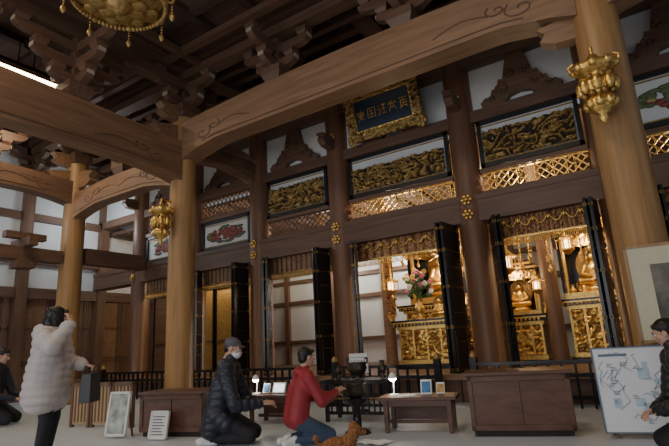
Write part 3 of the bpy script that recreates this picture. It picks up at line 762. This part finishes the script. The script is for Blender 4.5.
def head(parent,pos,fwd,up,style,mask=False,sc=1.0):
    T=frame(pos,fwd,up)@Matrix.Scale(sc,4)
    pr=[('e',(0,-.012,.03),(.074,.092,.085),None,SKIN),('e',(0,.022,-.03),(.06,.064,.078),None,SKIN),('e',(0,.055,-.088),(.026,.022,.02),None,SKIN),
        ('c',(0,.084,.012),(0,.103,-.02),.008,.013,SKIN),('c',(-.012,.088,-.024),(.012,.088,-.024),.01,.01,SKIN),
        ('c',(-.04,.07,.03),(-.012,.083,.026),.01,.01,SKIN),('c',(.04,.07,.03),(.012,.083,.026),.01,.01,SKIN),
        ('e',(-.04,.055,-.02),(.022,.022,.022),None,SKIN),('e',(.04,.055,-.02),(.022,.022,.022),None,SKIN),
        ('c',(-.018,.08,-.052),(.018,.08,-.052),.007,.007,LIP),('c',(-.015,.079,-.06),(.015,.079,-.06),.007,.007,LIP),
        ('e',(-.077,-.005,-.005),(.011,.02,.032),None,SKIN),('e',(.077,-.005,-.005),(.011,.02,.032),None,SKIN),
        ('c',(0,-.02,-.06),(0,-.035,-.15),.052,.055,SKIN)]
    skin('head',pr,.006,parent,T,2)
    b=B()
    for sx in(-1,1):
        b.sph((sx*.03,.073,.006),(.015,.013,.009),EYEW,10);b.sph((sx*.03,.083,.006),(.007,.005,.007),INK,8)
        b.tube([(sx*.015,.088,.03),(sx*.03,.087,.036),(sx*.048,.074,.03)],.0035,HAIR,5)
    o=b.fin('eyes',parent);o.matrix_local=T
    if mask:
        skin('face_mask',[('e',(0,.045,-.045),(.062,.064,.05),None,MASK),('c',(.06,.03,-.03),(.078,-.01,.0),.004,.004,MASK),('c',(-.06,.03,-.03),(-.078,-.01,.0),.004,.004,MASK)],.006,parent,T,1)
    if style=='long':
        hp=[('e',(0,-.03,.045),(.092,.10,.087),None,HAIR),('e',(-.066,-.02,-.03),(.03,.062,.10),None,HAIR),('e',(.066,-.02,-.03),(.03,.062,.10),None,HAIR),('e',(0,-.085,-.05),(.085,.055,.12),None,HAIR),('c',(-.05,.055,.078),(.05,.055,.078),.022,.022,HAIR)]
    elif style=='short':
        hp=[('e',(0,-.028,.045),(.086,.096,.082),None,HAIR),('e',(0,-.06,-.01),(.076,.05,.07),None,HAIR),('c',(-.05,.05,.078),(.05,.055,.08),.02,.02,HAIR)]
    else:
        hp=[('e',(0,-.028,.055),(.086,.1,.075),None,GREYH),('e',(0,-.07,-.01),(.068,.045,.055),None,HAIR),('e',(0,.075,.055),(.06,.055,.01),None,GREYH)]
    skin('hair' if style!='cap' else 'knit_cap',hp,.007,parent,T,2,None,.004 if style!='cap' else 0)
def hand(parent,pos,fdir,pnorm,side,curl=.5,name='hand',sc=1.0):
    T=frame(pos,fdir,[-k for k in pnorm])@Matrix.Scale(sc,4)
    pr=[('e',(0,.045,0),(.04,.05,.014),None,SKIN),('c',(-.022,.03,0),(-.025,.08,0),.013,.011,SKIN),('c',(.022,.03,0),(.025,.08,0),.013,.011,SKIN),('c',(0,-.03,0),(0,.03,0),.024,.022,SKIN)]
    for k,(x,L) in enumerate(((.03,.068),(.01,.076),(-.01,.07),(-.029,.055))):
        x*=side;p=Vector((x,.085,0));a=curl*.5
        for j in range(3):
            l=L*(.45,.3,.25)[j];q=p+Vector((x*.06,math.cos(a)*l,-math.sin(a)*l))
            pr.append(('c',tuple(p),tuple(q),.0095-.001*j,.0088-.001*j,SKIN));p=q;a+=curl
    p=Vector((.03*side,.02,-.002))
    for j,(dx,dy,dz) in enumerate(((.028,.026,-.01),(.012,.026,-.012),(.004,.02,-.006))):
        q=p+Vector((dx*side,dy,dz));pr.append(('c',tuple(p),tuple(q),.013-.002*j,.011-.002*j,SKIN));p=q
    skin(name,pr,.0045,parent,T,1)
def empty(name,M):
    e=bpy.data.objects.new(name,None);col.objects.link(e);e.matrix_world=M;return e
COATW=plain('cream_puffer',(.54,.49,.47),.55,0,.05,8);PANT=plain('dark_trousers',(.02,.02,.025),.8);SHOE=plain('black_shoe',(.02,.02,.02),.4);WSHOE=plain('white_shoe',(.75,.75,.75),.6)
e=empty('standing_woman',frame((-5.62,2.90,0),(.80,.60,0)))
pr=[]
for sx in(-1,1):
    pr+=[('c',(sx*.09,0,.82),(sx*.09,.03,.46),.09,.066,PANT),('c',(sx*.09,.03,.46),(sx*.09,-.02,.09),.062,.045,PANT),('e',(sx*.09,.045,.045),(.045,.125,.045),None,SHOE),
     ('c',(sx*.085,-.01,1.0),(sx*.12,-.02,.68),.165,.175,COATW),('c',(sx*.085,-.01,1.27),(sx*.08,0,.95),.13,.16,COATW),('c',(sx*.05,-.02,1.34),(sx*.17,-.01,1.28),.08,.09,COATW)]
pr+=[('c',(0,0,1.2),(0,-.02,.70),.14,.195,COATW),('e',(0,-.10,1.34),(.14,.10,.09),None,COATW),('c',(-.06,.03,1.36),(.06,.03,1.36),.055,.055,COATW),
 ('c',(.19,0,1.27),(.35,.16,1.18),.095,.082,COATW),('c',(.35,.16,1.18),(.20,.25,1.39),.075,.055,COATW),
 ('c',(-.2,0,1.27),(-.27,.05,1.02),.09,.078,COATW),('c',(-.27,.05,1.02),(-.16,.26,.98),.075,.055,COATW)]
skin('body',pr,.014,e,None,4,(COATW,.018,.085))
head(e,(0,.04,1.485),(-.8,1,-.08),(0,.06,1),'long',False,1.06)
hand(e,(.185,.26,1.43),(-.5,-.4,.75),(-.3,-.9,-.2),1,.5)
hand(e,(-.15,.30,.97),(.1,1,-.2),(0,0,-1),-1,1.1)
BAG=plain('black_leather',(.015,.014,.015),.4)
b=B(Matrix.Translation((-.12,.38,.58)))
b.box(-.14,.14,-.06,.06,0,.30,BAG,.85);
for sx in(-.05,.05):b.tube([(-.09,sx,.28),(-.07,sx,.36),(-.03,sx,.39),(.03,sx,.37),(.08,sx,.29)],.01,BAG,6)
b.fin('handbag',e,.015)
def kneel(name,pos,fwd,coat,pants,shoe,s,style,mask,armL,armR,lean=.1,headf=(0,1,-.2),quilt=None,up=.0,skirt=.0,hoodm=None,back=.24):
    M=frame(pos,fwd)@Matrix.Scale(s,4);e=empty(name,M)
    hz=.30+up;hy=-.14;ny=hy+lean;nz=hz+.52
    pr=[]
    for sx in(-1,1):
        pr+=[('c',(sx*.1,hy,hz-.02),(sx*.13,.24,.10+up*.2),.105,.075,pants),('c',(sx*.13,.24,.085),(sx*.1,-.17,.075),.068,.05,pants),
         ('c',(sx*.1,-.19,.09),(sx*.1,-back,.045),.042,.04,shoe),('c',(sx*.1,-back-.03,.05),(sx*.1,-.15,.038),.042,.036,shoe),
         ('c',(sx*.08,hy,hz),(sx*.08,hy+lean*.5,hz+.3),.13,.125,coat),('c',(sx*.08,hy+lean*.5,hz+.3),(sx*.09,ny,nz-.06),.125,.095,coat),
         ('c',(sx*.04,ny,nz),(sx*.15,ny,nz-.06),.06,.085,coat)]
        if skirt:pr+=[('c',(sx*.09,hy,hz),(sx*.12,hy+skirt,hz-.1),.135,.11,coat),('c',(sx*.09,hy-.02,hz),(sx*.1,hy-.06,.16),.12,.1,coat)]
    pr+=[('e',(0,ny-.06,nz+.0),(.11,.07,.06),None,hoodm or coat),('c',(0,ny,nz-.02),(0,ny+.02,nz+.08),.065,.055,coat)]
    for sx,(el,wr) in((-1,armL),(1,armR)):
        pr+=[('c',(sx*.18,ny,nz-.08),el,.078,.066,coat),('c',el,wr,.066,.046,coat)]
    skin('body',pr,.013,e,None,4,quilt)
    hf=Vector(headf).normalized();head(e,(0,ny+.05,nz+.165),hf,(0,.0+(-hf.z)*.8,1),style,mask)
    for sx,(el,wr) in((-1,armL),(1,armR)):
        d=(Vector(wr)-Vector(el)).normalized();hand(e,Vector(wr)+d*.05,d,(-sx*.5,0,-.85),-sx,.45)
    return e
NAVY=plain('navy_puffer',(.018,.022,.035),.45,0,.1);RED=plain('red_jacket',(.30,.022,.03),.6,0,.1);JEAN=plain('jeans',(.06,.09,.15),.8,0,.2,40);BLKP=plain('black_puffer',(.02,.02,.022),.45)
kneel('kneeling_man',(-4.40,4.38,0),(.84,.50,0),NAVY,PANT,WSHOE,1.04,'cap',True,((-.24,.12,.42),(-.12,.34,.40)),((.25,.1,.42),(.14,.34,.42)),.12,(.1,1,-.35),(NAVY,.014,.08),.03,.12,None,.3)
kneel('kneeling_woman',(-3.5,4.64,0),(.55,.83,0),RED,JEAN,WSHOE,.93,'short',False,((-.24,.1,.50),(-.1,.32,.52)),((.27,.1,.48),(.14,.33,.56)),.12,(-.1,1,-.1),None,.0,.0,None,.28)
kneel('squatting_visitor',(.06,5.30,0),(-.90,-.2,0),BLKP,PANT,SHOE,.98,'short',False,((-.22,.1,.42),(-.06,.26,.36)),((.22,.1,.42),(.06,.26,.36)),.18,(.25,1,-.35),(BLKP,.012,.08),.02,.1)
kneel('kneeling_visitor',(-9.9,4.25,0),(.8,.6,0),NAVY,PANT,SHOE,1.1,'short',False,((-.22,.1,.45),(-.12,.3,.4)),((.22,.1,.45),(.12,.3,.4)),.1,(.0,1,-.2),None,.06,.0)
e=empty('toy_poodle',frame((-2.70,4.04,0),(.80,.6,0)))
skin('body',[('e',(0,-.02,.115),(.085,.15,.10),None,ORG),('e',(0,.09,.135),(.075,.08,.095),None,ORG),('c',(0,.11,.16),(0,.15,.24),.058,.055,ORG),
 ('e',(0,.165,.265),(.06,.062,.056),None,ORG),('c',(0,.2,.25),(0,.245,.238),.03,.022,ORG),
 ('e',(-.062,.15,.245),(.022,.032,.052),None,ORG),('e',(.062,.15,.245),(.022,.032,.052),None,ORG),('e',(0,.15,.31),(.045,.045,.03),None,ORG),
 ('e',(-.075,-.09,.085),(.045,.075,.075),None,ORG),('e',(.075,-.09,.085),(.045,.075,.075),None,ORG),
 ('c',(-.08,-.1,.035),(-.085,.0,.028),.028,.024,ORG),('c',(.08,-.1,.035),(.085,.0,.028),.028,.024,ORG),
 ('c',(-.05,.1,.09),(-.052,.15,.03),.034,.026,ORG),('c',(-.052,.15,.028),(-.052,.24,.026),.026,.024,ORG),
 ('c',(.05,.1,.09),(.052,.15,.03),.034,.026,ORG),('c',(.052,.15,.028),(.052,.24,.026),.026,.024,ORG),
 ('c',(0,-.16,.14),(0,-.2,.2),.018,.016,ORG),('e',(0,-.205,.215),(.03,.03,.03),None,ORG)],.008,e,None,2,None,.016)
b=B();b.sph((0,.268,.243),(.011,.009,.009),INK,8)
for sx in(-1,1):b.sph((sx*.026,.217,.275),.008,INK,8)
b.fin('nose_and_eyes',e)
b=B();n=14;vs=[]
for j in range(n+1):
    for i in range(n+1):
        x=-2.98+i*.35/n;y=4.75+j*.25/n;vs.append((x,y,.012+.035*abs(noise.noise(Vector((x*9,y*9,1))))))
b.add(vs,[(j*(n+1)+i,j*(n+1)+i+1,(j+1)*(n+1)+i+1,(j+1)*(n+1)+i) for j in range(n) for i in range(n)],PAPER,True);b.fin('white_cloth')
# ---------------------------------------------------------------- lights
def light(kind,name,loc,energy,color,size=1,rot=None,sy=None):
    l=bpy.data.lights.new(name,kind);l.energy=energy;l.color=color
    if kind=='AREA':
        l.size=size
        if sy:l.shape='RECTANGLE';l.size_y=sy
    else:l.shadow_soft_size=size
    o=bpy.data.objects.new(name,l);o.location=loc
    if rot:o.rotation_euler=[math.radians(a) for a in rot]
    col.objects.link(o)
light('AREA','daylight_entrance',(-4,-5.8,2.4),400,(.95,.97,1),14,(90,0,0),3.6)
light('AREA','hall_fill',(-11.4,4.8,6.6),45,(1,.78,.5),.8)  # warm overhead area lights added as fill, without fixtures
light('AREA','hall_fill',(-2,2.5,6.8),90,(1,.78,.55),1.2)
light('AREA','hall_fill',(-7.,1.5,6.8),75,(1,.78,.55),1.2)
for x,y,z,e_ in((-4.2,9.5,3.4,85),(-1.6,9.5,3.6,60),(-2.,9.6,4.3,20),(-4.,9.7,4.4,20),(.8,9.6,3.8,40),(-6.8,10.3,3.9,45),(-9.2,10,3.4,50),(-11.5,9.9,3.2,45),(-6.,12.6,3.6,110),(-8.3,12.4,3.4,70),(-4.3,11.0,2.6,24),(-1.0,10.4,2.7,22),(-2.35,10.1,2.2,14)):
    light('POINT','sanctum_fill',(x,y,z),e_,(1,.78,.48) if y<12 else (1,.94,.84),.12)  # bare points added to light the gilding, separate from the lanterns
light('POINT','side_aisle_fill',(-13.2,3.6,4.9),85,(.85,.93,1),.3)  # cool points added to brighten the white left wall, no fixtures
light('POINT','side_aisle_fill',(-13.5,7.9,4.9),60,(.85,.93,1),.3)
w=bpy.data.worlds.new('w');bpy.context.scene.world=w;w.use_nodes=True
w.node_tree.nodes['Background'].inputs[0].default_value=(.85,.9,1,1);w.node_tree.nodes['Background'].inputs[1].default_value=.25
# ---------------------------------------------------------------- camera
th=math.radians(32.8);p=math.radians(13.83);r=math.radians(3.2)
F=Vector((-math.sin(th)*math.cos(p),math.cos(th)*math.cos(p),math.sin(p)))
R0=Vector((math.cos(th),math.sin(th),0));U0=R0.cross(F)
R=R0*math.cos(r)-U0*math.sin(r);U=R0*math.sin(r)+U0*math.cos(r)
M=Matrix((R,U,-F)).transposed().to_4x4();M.translation=Vector((0,0,1.05))
cd=bpy.data.cameras.new('camera');cd.sensor_width=36;cd.lens=490/669*36;cd.clip_start=.05
co=bpy.data.objects.new('camera',cd);co.matrix_world=M;col.objects.link(co);bpy.context.scene.camera=co
